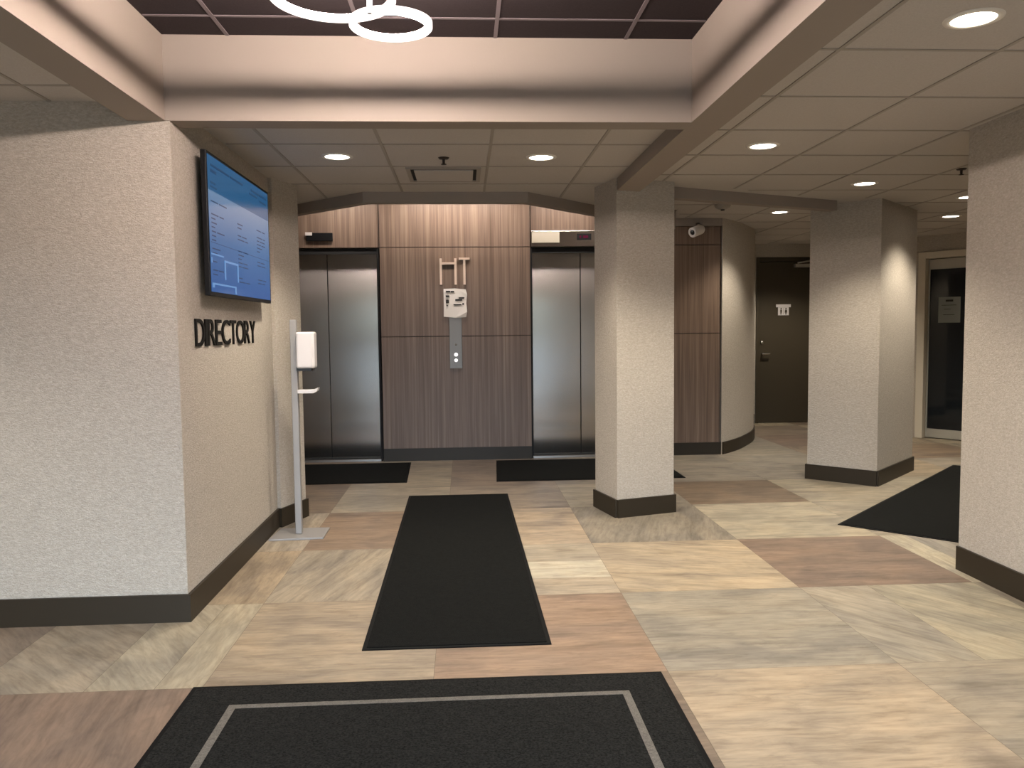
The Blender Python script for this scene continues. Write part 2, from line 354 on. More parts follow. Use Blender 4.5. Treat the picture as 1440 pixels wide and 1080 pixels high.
# office wall, running diagonally on the far right
oA = Vector((5.985, 10.43)); od = Vector((0.60, -0.80)).normalized(); on = Vector((od.y, -od.x))     # on points to the room (left-front)
if on.dot(Vector((-1, -1))) < 0: on = -on
OT = Matrix(((od.x, -on.x, 0, oA.x), (od.y, -on.y, 0, oA.y), (0, 0, 1, 0), (0, 0, 0, 1)))   # local x along wall, local y away from the room
w = MB(); w.box(-0.9, -0.02, 0, 0.14, 0, 3.0, OT); w.box(5.45, 5.60, 11.2, 12.3, 0, 3.0); w.box(1.20, 3.4, 0, 0.14, 0, 3.0, OT); w.box(-0.02, 1.20, 0, 0.14, 2.44, 3.0, OT)
struct('wall_office', w, M['wallpaper'], 'diagonal beige wall at far right holding the dark glass door', 'wall')
struct('wall_office_room', MB().box(-0.3, 1.5, 1.2, 1.25, 0, 2.7, OT).box(-0.35, -0.3, 0.15, 1.25, 0, 2.7, OT).box(1.5, 1.55, 0.15, 1.25, 0, 2.7, OT).box(-0.3, 1.5, 0.15, 1.2, 2.65, 2.7, OT), M['darkroom'], 'unlit office room behind the glass door', 'room')
# rear wall with the entrance storefront behind the viewer
YR = -1.2
struct('wall_rear', MB().box(-4.15, -1.9, YR-0.1, YR, 0, 3.2).box(1.7, 3.003, YR-0.1, YR, 0, 3.2).box(-1.9, 1.7, YR-0.1, YR, 2.45, 3.2), M['wallpaper'], 'rear wall around the entrance opening', 'wall')

struct('wall_leak_shell', MB().box(-4.25, 8.3, 13.0, 13.1, 0, 3.2).box(-4.25, -4.15, 4.24, 13.1, 0, 3.2), M['paint'], 'unseen outer wall added behind the elevators and restroom against light leaks', 'wall')  # unseen shell, added to keep sky light from leaking in
# baseboards
BT = 0.145
def baseb(name, pts, closed=False, t=0.016, label='dark brown vinyl baseboard'):
    # pts must run so that the room lies to the right
    return struct(name, strip(pts, t, 0, BT), M['base'], label, 'baseboard')
baseb('baseboard_left', [(-4.15, 4.24), (-1.455, 4.24), (-1.455, 6.262)], label='dark brown baseboard along the left wall and the directory wall')
pa = [tuple(pil[3]), tuple(pil[0]), tuple(pil[1]), tuple(pil[2])]
baseb('baseboard_pilaster', [(-1.45, 6.278)] + [tuple(pil[0]), tuple(pil[1]), tuple(pil[2])], label='dark brown baseboard around the angled left pillar')
baseb('baseboard_column_center', inset(col2, 0.012)+[inset(col2, 0.012)[0]], label='dark brown baseboard around the middle pillar')
baseb('baseboard_column_right', inset(col3, 0.012)+[inset(col3, 0.012)[0]], label='dark brown baseboard around the wide right pillar')
baseb('baseboard_right', [(3.003, 4.743), (3.003, -1.2)], label='dark brown baseboard along the right foreground wall')
baseb('baseboard_back', [(-0.944, YP), (0.760, YP)], label='dark brown baseboard under the central walnut panel')
baseb('baseboard_curved', [(1.92, YW), (2.985, YW)] + cvs[1:], label='dark brown baseboard under the walnut corner and curved wall')
baseb('baseboard_restroom', [(4.0, 12.3), (4.455, 12.3)], label='dark brown baseboard beside the restroom door')
P = lambda a, b=0: tuple((oA + od*a + on*b))
baseb('baseboard_office', [P(-0.9), P(-0.06)], label='dark brown baseboard beside the glass door frame')

# ------------------------------------------------------------------ CEILINGS
def slab(name, poly, z, material, label, t=0.06):
    return struct(name, MB().prism(poly, z, z+t), material, label, 'ceiling')
slab('ceiling_left', [(-4.15, -1.2), (-1.66, -1.2), (-1.66, 4.26), (-4.15, 4.26)], ZC, M['tile'], 'pale acoustic tile ceiling left of the tray')
slab('ceiling_right', [(1.378, -1.2), (8.2, -1.2), (8.2, 12.4), (5.55, 12.4), (4.25, 8.45), (3.30, 7.66), (1.70, 6.72), (1.378, 6.72)], ZC, M['tile'], 'pale acoustic tile ceiling over the right side')
slab('ceiling_lobby', [(-2.7, 4.40), (1.25, 4.40), (1.25, 7.75), (0.549, 6.98), (-0.828, 6.97), (-2.7, 8.80)], ZC, M['tile'], 'pale acoustic tile ceiling in front of the elevators')
slab('ceiling_hall', [(1.45, 6.60), (3.3, 7.6), (4.3, 8.4), (5.6, 12.4), (2.3, 12.4), (2.3, 8.7), (1.45, 7.9)], ZH, M['tile'], 'pale acoustic tile ceiling over the restroom passage')
slab('ceiling_elevator', [(-2.7, 6.9), (2.45, 6.9), (2.45, 9.55), (-2.7, 9.55)], ZE, M['paint'], 'raised painted ceiling directly in front of the elevators')
slab('ceiling_tray', [(-1.5, -0.5), (1.21, -0.5), (1.21, 4.27), (-1.5, 4.27)], ZD, M['dark_tile'], 'dark brown tiles in the recessed ceiling tray')
struct('ceiling_deck', MB().box(-4.3, 8.4, -1.4, 13.2, 3.2, 3.3), M['paint'], 'structural deck above the ceilings', 'ceiling')
# beams around the tray
bt = 0.12
struct('trim_tray_left', MB().box(-1.66, -1.476, -1.2, 4.232, ZB, 3.19), M['paint'], 'painted beam along the left of the ceiling tray', 'beam')
struct('trim_tray_right', MB().box(1.19, 1.378, -1.2, 6.5, ZB, 3.19), M['paint'], 'painted beam along the right of the ceiling tray to the pillar', 'beam')
struct('trim_tray_far', MB().box(-1.66, 1.19, 4.232, 4.385, ZB, 3.19), M['paint'], 'painted beam across the far side of the ceiling tray', 'beam')
struct('trim_tray_near', MB().box(-1.476, 1.19, -0.55, -0.45, ZB, 3.19), M['paint'], 'painted beam across the near side of the ceiling tray', 'beam')
# fascia in front of the elevators, header to the right pillar
fz = 2.56
struct('trim_fascia', strip([(2.3, 8.80), (0.549, 6.93), (-0.828, 6.92), (-2.62, 8.66)][::-1], 0.001, fz, ZC).prism([(-2.62, 8.66), (-0.828, 6.92), (0.549, 6.93), (2.3, 8.80), (2.24, 8.86), (0.52, 7.01), (-0.80, 7.0), (-2.56, 8.72)], fz, 3.19),
       M['paint'], 'faceted painted fascia hanging in front of the elevator wall', 'fascia')
hd = Vector((1.379, 0.593)).normalized(); hn = Vector((-hd.y, hd.x)); h0 = Vector((1.62, 6.63)); h1 = Vector((3.45, 7.42))
struct('trim_header', MB().prism([tuple(h0), tuple(h1), tuple(h1+hn*0.1), tuple(h0+hn*0.1)], fz, 3.19), M['paint'], 'painted header spanning from the middle pillar to the wide pillar', 'beam')
# ceiling grid T-bars
def clip(poly, axis, val):     # intervals of an axis-aligned line inside polygon
    xs = []
    n = len(poly)
    for i in range(n):
        a, b = poly[i], poly[(i+1) % n]; pa_, pb_ = a[axis], b[axis]
        if (pa_ <= val) != (pb_ <= val):
            t = (val-pa_)/(pb_-pa_); xs.append(a[1-axis]+t*(b[1-axis]-a[1-axis]))
    xs.sort(); return list(zip(xs[::2], xs[1::2]))
def gridbars(name, poly, z, xl, yl, material, label, w=0.0095):
    mb = MB()
    for x in xl:
        for a, b in clip(poly, 0, x): mb.box(x-w, x+w, a, b, z-0.004, z+0.002)
    for y in yl:
        for a, b in clip(poly, 1, y): mb.box(a, b, y-w, y+w, z-0.0035, z+0.002)
    struct(name, mb, material, label, 'ceiling grid')
rng = lambda a, st, lo, hi: [a+st*k for k in range(-30, 31) if lo < a+st*k < hi]
gridbars('trim_grid_right', [(1.39, -1.19), (2.99, -1.19), (2.99, 4.75), (8.1, 4.75), (8.1, 12.2), (5.6, 12.2), (4.62, 8.1), (3.82, 7.26), (3.33, 7.30), (1.72, 6.50), (1.39, 6.4)], ZC, rng(1.58, 0.69, 1.3, 8), rng(4.085, 0.69, -1, 12), M['grid'], 'thin ceiling grid lines over the right side')
gridbars('trim_grid_lobby', [(-1.44, 4.40), (1.19, 4.40), (1.19, 6.3), (1.19, 7.5), (0.549, 6.92), (-0.828, 6.91), (-1.44, 7.5)], ZC, rng(0.18, 0.678, -2, 1.2), rng(5.16, 0.69, 4.41, 7), M['grid'], 'thin ceiling grid lines in front of the elevators')
gridbars('trim_grid_left', [(-4.1, -1.1), (-1.67, -1.1), (-1.67, 4.23), (-4.1, 4.23)], ZC, rng(-2.03, 0.69, -4, -1.7), rng(3.97, 0.69, -1, 4.2), M['grid'], 'thin ceiling grid lines left of the tray')
gridbars('trim_grid_tray', [(-1.47, -0.44), (1.185, -0.44), (1.185, 4.24), (-1.47, 4.24)], ZD, rng(0.178, 0.667, -1.45, 1.1), rng(3.98, 0.69, -0.4, 4.2), M['dark_grid'], 'thin grid lines in the dark tray ceiling')
gridbars('trim_grid_hall', [(1.75, 6.85), (3.25, 7.5), (4.3, 8.5), (5.5, 12.2), (4.1, 12.2), (4.0, 11.3), (3.0, 9.3), (2.4, 9.3), (2.4, 8.7), (1.75, 8.0)], ZH, rng(2.55, 0.69, 1.8, 5.5), rng(9.0, 0.69, 7, 12), M['grid'], 'thin ceiling grid lines over the restroom passage')

# ------------------------------------------------------------------ FLOOR MATS
def mat_plain(name, poly, label, material, t=0.009, edge=0.02):
    cx = sum(p[0] for p in poly)/len(poly); cy = sum(p[1] for p in poly)/len(poly)
    t_ = thing(name, (cx, cy, 0), label, 'floor mat')
    MB().prism(poly, 0.0004, t*0.6).build('rubber_edge', M['rubber'], t_)
    MB().prism(inset(poly, edge), 0.0004, t).build('carpet_pile', material, t_, bevel=0.002)
    return t_
em = mat_plain('entrance_mat', [(-1.145, 0.85), (0.812, 0.85), (0.832, 3.408), (-1.165, 3.418)], 'large charcoal entrance mat with a thin grey border line, nearest the viewer', M['mat_char'])
e0, e1, e2, ew = -0.963, 0.655, 3.228, 0.032
MB().box(e0, e0+ew, 1.03, e2, 0.0085, 0.0100).box(e1-ew, e1, 1.03, e2, 0.0085, 0.0100).box(e0+ew, e1-ew, e2-ew, e2, 0.0085, 0.0100).box(e0+ew, e1-ew, 1.03, 1.03+ew, 0.0085, 0.0100).build('border_stripe', M['mat_stripe'], em)
mat_plain('runner_mat', [(-0.503, 3.762), (0.391, 3.761), (0.370, 7.319), (-0.522, 7.319)], 'long black runner mat leading toward the call buttons', M['mat_black'])
mat_plain('elevator_mat', [(-2.50, 7.985), (-0.588, 7.985), (-0.625, 9.19), (-2.50, 9.19)], 'black mat lying in front of the left elevator', M['mat_black'])
mat_plain('elevator_mat', [(0.294, 7.93), (2.178, 7.92), (2.178, 9.20), (0.340, 9.21)], 'black mat lying in front of the right elevator behind the middle pillar', M['mat_black'])
q0 = Vector((2.787, 5.898)); qa = Vector((0.7045, 0.7097)); qb = Vector((qa.y, -qa.x))
mat_plain('corner_mat', [tuple(q0), tuple(q0+qb*1.2), tuple(q0+qb*1.2+qa*3.38), tuple(q0+qa*3.38)], 'black mat set diagonally, poking out behind the right foreground wall', M['mat_black'])

# ------------------------------------------------------------------ ELEVATORS
def elevator(xl, label):
    w_ = 1.145; t_ = thing('elevator_entrance', (xl+w_/2, YW+0.05, 0), label, 'elevator')
    xm = xl+w_/2; yd = YW+0.045
    MB().box(xl+0.012, xm-0.004, yd, yd+0.03, 0.045, 2.372).build('door_leaf', M['steel'], t_, bevel=0.003)
    MB().box(xm+0.004, xl+w_-0.012, yd, yd+0.03, 0.045, 2.372).build('door_leaf', M['steel'], t_, bevel=0.003)
    MB().box(xl-0.012, xl+0.012, YW+0.002, yd+0.05, 0, 2.425).box(xl+w_-0.012, xl+w_+0.012, YW+0.002, yd+0.05, 0, 2.425).box(xl+0.012, xl+w_-0.012, YW+0.025, yd+0.05, 2.365, 2.425).box(xl+0.012, xl+w_-0.012, yd+0.03, yd+0.05, 0.04, 2.365).build('door_frame', M['black_gap'], t_)
    MB().box(xl+0.005, xl+w_-0.005, YW-0.03, yd+0.04, 0.0, 0.028).build('door_sill', M['steel_plain'], t_, bevel=0.003)
    return t_
elevator(-2.115, 'left elevator with brushed steel double doors and wood above')
elevator(0.772, 'right elevator with brushed steel double doors under a steel header')
# floor indicator over the left doors
t_ = thing('floor_indicator', (-1.61, YW, 2.51), 'small black floor indicator box on the wood above the left elevator', 'floor indicator')
MB().box(-1.755, -1.465, YW-0.03, YW, 2.510, 2.600).build('display_box', M['case_black'], t_, bevel=0.004)
MB().box(-1.765, -1.69, YW-0.034, YW-0.0302, 2.570, 2.606).build('corner_plate', M['camwhite'], t_)
# header of the right elevator
t_ = thing('header_panel', (1.34, YW, 2.44), 'brushed steel header with cream plate and dark floor display above the right elevator', 'floor indicator')
MB().box(0.775, 1.915, YW-0.010, YW+0.001, 2.436, 2.614).build('steel_plate', M['steel'], t_, bevel=0.002)
MB().box(0.782, 1.10, YW-0.014, YW-0.0102, 2.480, 2.602).build('cream_plate', M['cream'], t_)
MB().box(1.30, 1.465, YW-0.014, YW-0.0102, 2.508, 2.580).build('floor_display', M['black'], t_)
MB().box(1.33, 1.35, YW-0.0152, YW-0.0141, 2.53, 2.56).box(1.37, 1.43, YW-0.0152, YW-0.0141, 2.53, 2.56).build('red_digits', M['red_led'], t_)
# H T letters
def marks(rects, y0, y1, parent):
    for x0, x1, z0, z1 in rects: MB().box(x0, x1, y0, y1, z0, z1).build('printed_mark', M['ink'], parent)
def bars(rects, y0, y1):
    mb = MB()
    for x0, x1, z0, z1 in rects: mb.box(x0, x1, y0, y1, z0, z1)
    return mb
t_ = thing('wall_letters', (-0.10, YP, 2.01), 'thin metallic H and T letters on the wood panel above the paper notice', 'letters')
bars([(-0.270, -0.245, 2.010, 2.305), (-0.104, -0.079, 2.010, 2.305), (-0.245, -0.104, 2.236, 2.262)], YP-0.022, YP).build('letter_h', M['logo'], t_)
bars([(-0.004, 0.022, 2.010, 2.288), (-0.052, 0.070, 2.288, 2.312)], YP-0.022, YP).build('letter_t', M['logo'], t_)
# call station and the notice taped over it
t_ = thing('call_station', (-0.10, YP, 1.057), 'tall grey steel elevator call plate with buttons below the paper notice', 'call panel')
MB().box(-0.172, -0.030, YP-0.012, YP, 1.057, 1.80).build('face_plate', M['plate_steel'], t_, bevel=0.003)
for z, r, mm in ((1.330, 0.012, 'chrome'), (1.215, 0.021, 'glow_btn'), (1.150, 0.019, 'glow_btn')):
    MB().lathe([(0, 0.010), (r*0.8, 0.010), (r, 0.006), (r, 0)], (-0.100, YP-0.012, z), 20, Matrix.Rotation(PI/2, 3, 'X')).build('call_button', M[mm], t_)
t_ = thing('paper_notice', (-0.10, YP-0.014, 1.63), 'white paper notice with black print on the wood panel above the call plate', 'notice')
MB().add([(-0.232, YP-0.016, 1.648), (-0.100, YP-0.020, 1.634), (0.022, YP-0.016, 1.640), (0.034, YP-0.026, 1.70), (0.026, YP-0.018, 1.80), (0.036, YP-0.028, 1.90), (0.020, YP-0.022, 1.955), (-0.10, YP-0.018, 1.966), (-0.230, YP-0.016, 1.962),
          (-0.232, YP-0.0135, 1.648), (-0.100, YP-0.0135, 1.634), (0.022, YP-0.0135, 1.640), (0.034, YP-0.0235, 1.70), (0.026, YP-0.0155, 1.80), (0.036, YP-0.0255, 1.90), (0.020, YP-0.0195, 1.955), (-0.10, YP-0.0155, 1.966), (-0.230, YP-0.0135, 1.962)],
         [list(range(9)), list(range(17, 8, -1))] + [(i, i+9, (i+1) % 9+9, (i+1) % 9) for i in range(9)]).build('paper_sheet', M['paper'], t_)
marks([(-0.205, -0.155, 1.922, 1.940), (-0.150, -0.110, 1.920, 1.938), (-0.207, -0.165, 1.868, 1.890), (-0.205, -0.170, 1.800, 1.840), (-0.10, -0.02, 1.826, 1.845), (-0.06, 0.005, 1.850, 1.866), (-0.12, -0.03, 1.775, 1.788), (-0.02, 0.0, 1.78, 1.80), (-0.200, -0.180, 1.765, 1.780)], YP-0.0235, YP-0.0215, t_)

# ------------------------------------------------------------------ DIRECTORY SCREEN
XW = -1.455; XT = -1.372
t_ = thing('directory_screen', (XW+0.05, 5.22, 1.70), 'wall-mounted black-framed screen showing a blue building directory', 'screen')
MB().box(XT-0.030, XT, 4.525, 5.915, 1.700, 2.482).build('screen_case', M['case_black'], t_, bevel=0.004)
MB().box(XW, XT-0.030, 4.95, 5.50, 1.95, 2.25).build('wall_bracket', M['black'], t_)
ya, yb, za, zb = 4.545, 5.895, 1.722, 2.464; zs = 2.275
MB().box(XT, XT+0.0012, ya, yb, za, zs).build('display_list', M['scr_body_reflection'], t_)
MB().box(XT, XT+0.0012, ya, yb, zs, zb).build('display_above_reflection', M['scr_above_reflection'], t_)  # split from the list area follows the painted reflection edge
tb = MB(); R = random.Random(5)
def txt(y0, y1, z, h): tb.box(XT+0.0012, XT+0.0019, y0, y1, z, z+h)
txt(4.60, 4.95, 2.408, 0.012); txt(4.98, 5.25, 2.408, 0.012); txt(5.45, 5.85, 2.412, 0.012); txt(5.40, 5.60, 2.385, 0.010); txt(5.66, 5.84, 2.372, 0.012)
txt(4.59, 4.70, 2.375, 0.016); txt(4.59, 4.68, 2.315, 0.010); txt(4.59, 4.70, 2.293, 0.008)
for c0, c1, k0 in ((4.585, 4.86, 0), (5.10, 5.34, 3), (5.56, 5.74, 1)):
    z = 2.215 - 0.02*k0
    while z > 1.80:
        if R.random() < 0.72:
            y = c0
            for _ in range(R.choice([1, 2])):
                wd = R.uniform(0.06, 0.15); txt(y, min(y+wd, c1+0.04), z, 0.007); y += wd+0.02
                if y > c1: break
        z -= 0.0235
txt(4.56, 5.88, 1.992, 0.0025)
tb.build('directory_text', M['scr_text'], t_)
lg = MB()
def bar2(y0, y1, z0, z1): lg.box(XT+0.0019, XT+0.0026, y0, y1, z0, z1)
bar2(4.555, 4.79, 1.925, 1.934); bar2(4.555, 4.575, 1.88, 1.91); bar2(4.80, 4.825, 1.80, 1.905); bar2(4.80, 5.09, 1.900, 1.912); bar2(5.065, 5.09, 1.80, 1.900)
bar2(4.56, 5.03, 1.762, 1.772); bar2(5.005, 5.03, 1.726, 1.762); bar2(4.56, 4.60, 1.745, 1.762)
lg.build('display_logo', M['scr_logo'], t_)
# DIRECTORY lettering
t_ = thing('directory_lettering', (XW, 5.12, 1.42), 'raised black DIRECTORY lettering on the left wall below the screen', 'letters')
word = 'DIRECTORY'; y = 4.492
widths = {'D': 0.155, 'I': 0.045, 'R': 0.135, 'E': 0.115, 'C': 0.170, 'T': 0.125, 'O': 0.180, 'Y': 0.135}
gap = (5.752-4.492-sum(widths[c] for c in word))/(len(word)-1)
for ch in word:
    cu = bpy.data.curves.new('glyph', 'FONT'); cu.body = ch; cu.extrude = 0.07; cu.offset = 0.0; cu.resolution_u = 6
    tmp = bpy.data.objects.new('glyph', cu); C.objects.link(tmp); bpy.context.view_layer.update()
    me = bpy.data.meshes.new_from_object(tmp.evaluated_get(bpy.context.evaluated_depsgraph_get()))
    bpy.data.objects.remove(tmp)
    vs = [v.co.copy() for v in me.vertices]; fs = [list(p.vertices) for p in me.polygons]; bpy.data.meshes.remove(me)
    mx0 = min(v.x for v in vs); mx1 = max(v.x for v in vs); my0 = min(v.y for v in vs); my1 = max(v.y for v in vs); mz0 = min(v.z for v in vs); mz1 = max(v.z for v in vs)
    wd = widths[ch]
    out = [(XW+0.001+0.009*(v.z-mz0)/(mz1-mz0), y+wd*(v.x-mx0)/(mx1-mx0), 1.424+0.150*(v.y-my0)/(my1-my0)) for v in vs]
    MB().add(out, fs).build('letter_'+ch.lower(), M['letter_black'], t_)
    y += wd+gap

# ------------------------------------------------------------------ SANITIZER STAND
t_ = thing('sanitizer_stand', (-1.24, 6.0, 0), 'silver floor stand with white hand sanitizer dispenser beside the left pillar', 'dispenser stand')
MB().prism([(-1.425, 5.84), (-1.040, 5.862), (-1.042, 6.162), (-1.405, 6.162)], 0.0, 0.014).build('base_plate', M['silver'], t_, bevel=0.003)
MB().box(-1.262, -1.214, 5.975, 6.020, 0.014, 1.585).build('post', M['silver'], t_, bevel=0.006)
d = MB().prism([(-1.213, 5.935), (-1.100, 5.935), (-1.083, 5.952), (-1.083, 6.045), (-1.100, 6.062), (-1.213, 6.062)], 1.232, 1.495).build('dispenser', M['white'], t_, bevel=0.014)
MB().prism([(-1.213, 5.945), (-1.11, 5.945), (-1.10, 5.96), (-1.10, 6.04), (-1.11, 6.052), (-1.213, 6.052)], 1.214, 1.232).build('nozzle_base', M['black'], d)
MB().prism([(-1.214, 5.955), (-1.10, 5.955), (-1.10, 6.042), (-1.214, 6.042)], 1.050, 1.076).add(
    [(-1.10, 5.955, 1.050), (-1.074, 5.955, 1.066), (-1.068, 5.955, 1.090), (-1.10, 5.955, 1.076), (-1.10, 6.042, 1.050), (-1.074, 6.042, 1.066), (-1.068, 6.042, 1.090), (-1.10, 6.042, 1.076)],
    [(0, 1, 2, 3), (7, 6, 5, 4), (0, 4, 5, 1), (1, 5, 6, 2), (2, 6, 7, 3), (3, 7, 4, 0)]).build('drip_tray', M['white'], t_, bevel=0.003)

# ------------------------------------------------------------------ LIGHT FITTINGS
def spot(name, loc, power, size=2.1, blend=0.6, col=WARM, r=0.06):
    l = bpy.data.lights.new(name, 'SPOT'); l.energy = power; l.color = col; l.spot_size = size; l.spot_blend = blend; l.shadow_soft_size = r
    o = bpy.data.objects.new(name, l); C.objects.link(o); o.location = Vector(loc)*S; return o
DL = [(-0.823, 5.524, ZC, 'recessed round downlight in the ceiling before the left elevator', 1),
      (0.532, 5.540, ZC, 'recessed round downlight in the ceiling before the right elevator', 1),
      (1.936, 3.051, ZC, 'recessed round downlight nearest the viewer at top right', 1),
      (1.922, 5.188, ZC, 'recessed round downlight in the right ceiling close to the middle pillar', 1),
      (3.270, 6.542, ZC, 'recessed round downlight in front of the wide right pillar', 1),
      (3.480, 8.870, ZH, 'recessed round downlight before the restroom, beyond the header', 0.8),
      (5.202, 8.505, ZC, 'recessed round downlight closest to the glass door', 0.8),
      (4.587, 7.234, ZC, 'recessed round downlight half hidden behind the right foreground wall', 0.9)]
DPOW = 60
for x, y, z, lab, k in DL:
    t_ = thing('downlight', (x, y, z), lab, 'downlight', 'recessed downlights')
    MB().lathe([(0.078, 0.0), (0.080, -0.006), (0.104, -0.004), (0.106, 0.0)], (x, y, z), 36).build('trim_ring', M['ceil_white'], t_)
    MB().lathe([(0, -0.0025), (0.079, -0.0025)], (x, y, z), 36).build('lens', M['lens'], t_)
    s_ = spot('downlight_lamp', (x, y, z-0.02), DPOW*k)
# further unseen lamps: bare spots assumed to continue the downlights, no fittings modelled
for x, y, z in ((1.936, 0.9, ZC), (-2.9, 2.6, ZC), (-2.9, 0.4, ZC), (6.6, 6.4, ZC), (4.7, 11.2, ZH)):
    spot('downlight_lamp', (x, y, z-0.02), DPOW*0.9)
# elevator cove lamps over the wood wall
def cove(x, y, z, lx, power):
    l = bpy.data.lights.new('cove_lamp', 'AREA'); l.shape = 'RECTANGLE'; l.size = lx*S; l.size_y = 0.06*S; l.energy = power; l.color = (1.0, 0.90, 0.82)
    o = bpy.data.objects.new('cove_lamp', l); C.objects.link(o); o.location = Vector((x, y, z))*S; return o
for x, lx, pw in ((-1.35, 0.6, 4.0), (-0.10, 1.2, 10.0), (1.15, 0.6, 5.0)):
    cove(x, 8.98, ZE-0.02, lx, pw)
# ring chandelier
t_ = thing('ring_chandelier', (-0.33, 3.0, 2.62), 'glowing ring pendant fixture hanging in the dark ceiling tray', 'chandelier')
def ring(cx, cy, z, r, h=0.026, w=0.024):
    a = MB().lathe([(r-w+0.002, h), (r, h), (r, 0.004), (r-0.004, 0.0), (r-w+0.002, 0.0)], (cx, cy, z), 72).build('ring_band', M['ring_side'], t_)
    MB().lathe([(r-w, 0.0), (r-w, h)], (cx, cy, z), 72).build('inner_diffuser', M['ring_lit'], a)
ring(-0.270, 3.300, 2.682, 0.162)
ring(-0.455, 3.035, 2.684, 0.226)
ring(-0.20, 2.45, 2.690, 0.29)
for rx, ry in ((-0.335, 3.145), (-0.20, 2.74)):
    MB().tube([(rx, ry, 2.68), (rx, ry, ZD-0.02)], 0.010).build('hanging_rod', M['silver'], t_)
MB().lathe([(0, 0), (0.12, 0), (0.12, 0.028), (0, 0.028)], (-0.28, 2.92, ZD-0.030), 40).build('ceiling_canopy', M['silver'], t_)

# ------------------------------------------------------------------ CEILING DEVICES
t_ = thing('air_vent', (-0.13, 6.14, ZC), 'square ceiling air vent panel in front of the elevators', 'air vent')
vx0, vx1, vy0, vy1 = -0.40, 0.135, 5.875, 6.40
MB().box(vx0, vx1, vy0, vy0+0.03, ZC-0.012, ZC).box(vx0, vx1, vy1-0.03, vy1, ZC-0.012, ZC).box(vx0, vx0+0.03, vy0+0.03, vy1-0.03, ZC-0.012, ZC).box(vx1-0.03, vx1, vy0+0.03, vy1-0.03, ZC-0.012, ZC).build('vent_frame', M['grid'], t_)
MB().box(vx0+0.03, vx1-0.03, vy0+0.03, vy1-0.03, ZC-0.003, ZC).build('vent_throat', M['black_gap'], t_)
MB().box(vx0+0.055, vx1-0.055, vy0+0.075, vy1-0.045, ZC-0.014, ZC-0.004).build('vent_plaque', M['tile'], t_, bevel=0.003)
def sprinkler(x, y, z, lab, k=1.0):
    t_ = thing('fire_sprinkler', (x, y, z), lab, 'sprinkler', 'ceiling fire sprinklers')
    MB().lathe([(0, -0.012), (0.030*k, -0.010), (0.038*k, 0.0)], (x, y, z), 24).build('escutcheon', M['dark_metal'], t_)
    MB().lathe([(0, -0.040), (0.009, -0.038), (0.009, -0.010)], (x, y, z), 12).build('sprinkler_body', M['dark_metal'], t_)
    MB().lathe([(0, -0.048), (0.018, -0.046), (0.018, -0.042), (0, -0.040)], (x, y, z), 16).build('deflector', M['dark_metal'], t_)
sprinkler(-0.122, 5.56, ZC, 'small dark fire sprinkler in the ceiling beside the air vent')
sprinkler(3.70, 5.93, ZC, 'small dark fire sprinkler in the ceiling beside the right foreground wall')
t_ = thing('smoke_detector', (2.66, 8.30, ZH), 'round smoke detector on the ceiling beyond the header', 'smoke detector')
MB().lathe([(0, -0.055), (0.035, -0.052), (0.075, -0.034), (0.085, -0.012), (0.085, 0)], (2.66, 8.30, ZH), 32).build('detector_housing', M['grid'], t_)
MB().lathe([(0, -0.066), (0.020, -0.064), (0.022, -0.053)], (2.66, 8.30, ZH), 16).build('sensor_tip', M['dark_metal'], t_)
# security camera on the painted band
cx, cy, cz = 2.610, 9.14, 2.585
t_ = thing('security_camera', (2.69, YW, 2.66), 'white bullet security camera at the top of the walnut corner panel', 'security camera')
MB().lathe([(0, -0.02), (0.034, -0.02), (0.034, 0.0), (0, 0.0)], (2.71, YW-0.012, 2.665), 20, Matrix.Rotation(PI/2, 3, 'X')).build('mount_plate', M['camwhite'], t_)
MB().tube([(2.71, YW-0.03, 2.665), (2.69, YW-0.09, 2.65), (2.675, 9.225, 2.615)], 0.017, 12).build('mount_arm', M['camwhite'], t_)
cdir = Vector((-0.80, -0.55, -0.30)).normalized(); CT = Vector((0, 0, 1)).rotation_difference(cdir).to_matrix()
MB().lathe([(0, -0.085), (0.045, -0.085), (0.055, -0.065), (0.058, 0.085), (0.050, 0.095), (0.038, 0.088), (0.0, 0.086)], (cx+0.045, cy+0.06, cz+0.005), 28, CT).build('camera_body', M['camwhite'], t_)
lc = Vector((cx+0.045, cy+0.06, cz+0.005)) + cdir*0.087
MB().lathe([(0, 0.008), (0.026, 0.006), (0.030, 0.0), (0, 0.0)], lc, 20, CT).build('lens', M['black'], t_)

# ------------------------------------------------------------------ RESTROOM DOOR
t_ = thing('restroom_door', (5.0, 12.3, 0), 'dark olive restroom door at the end of the passage', 'door')
x0, x1 = 4.47, 5.49
MB().box(x0, x0+0.05, 12.285, 12.40, 0, 2.55).box(x1-0.05, x1, 12.285, 12.40, 0, 2.55).box(x0+0.05, x1-0.05, 12.285, 12.40, 2.485, 2.55).build('door_frame', M['door_dark'], t_, bevel=0.004)
lf = MB().box(x0+0.054, x1-0.054, 12.318, 12.365, 0.004, 2.481).build('door_leaf', M['door_dark'], t_, bevel=0.003)
MB().tube([(4.575, 12.318, 1.075), (4.575, 12.255, 1.075)], 0.018).tube([(4.555, 12.255, 1.075), (4.68, 12.255, 1.075)], 0.014).build('door_handle', M['chrome'], lf)
MB().lathe([(0, 0.02), (0.022, 0.018), (0.030, 0)], (4.575, 12.318, 1.25), 20, Matrix.Rotation(PI/2, 3, 'X')).build('deadbolt', M['chrome'], lf)
MB().box(5.06, 5.33, 12.245, 12.318, 2.395, 2.445).tube([(5.10, 12.26, 2.46), (5.20, 12.17, 2.475), (5.36, 12.255, 2.50)], 0.012).build('door_closer', M['alu'], lf)
t_ = thing('restroom_sign', (4.905, 12.315, 1.67), 'small white restroom sign with two figures on the dark olive door', 'sign')
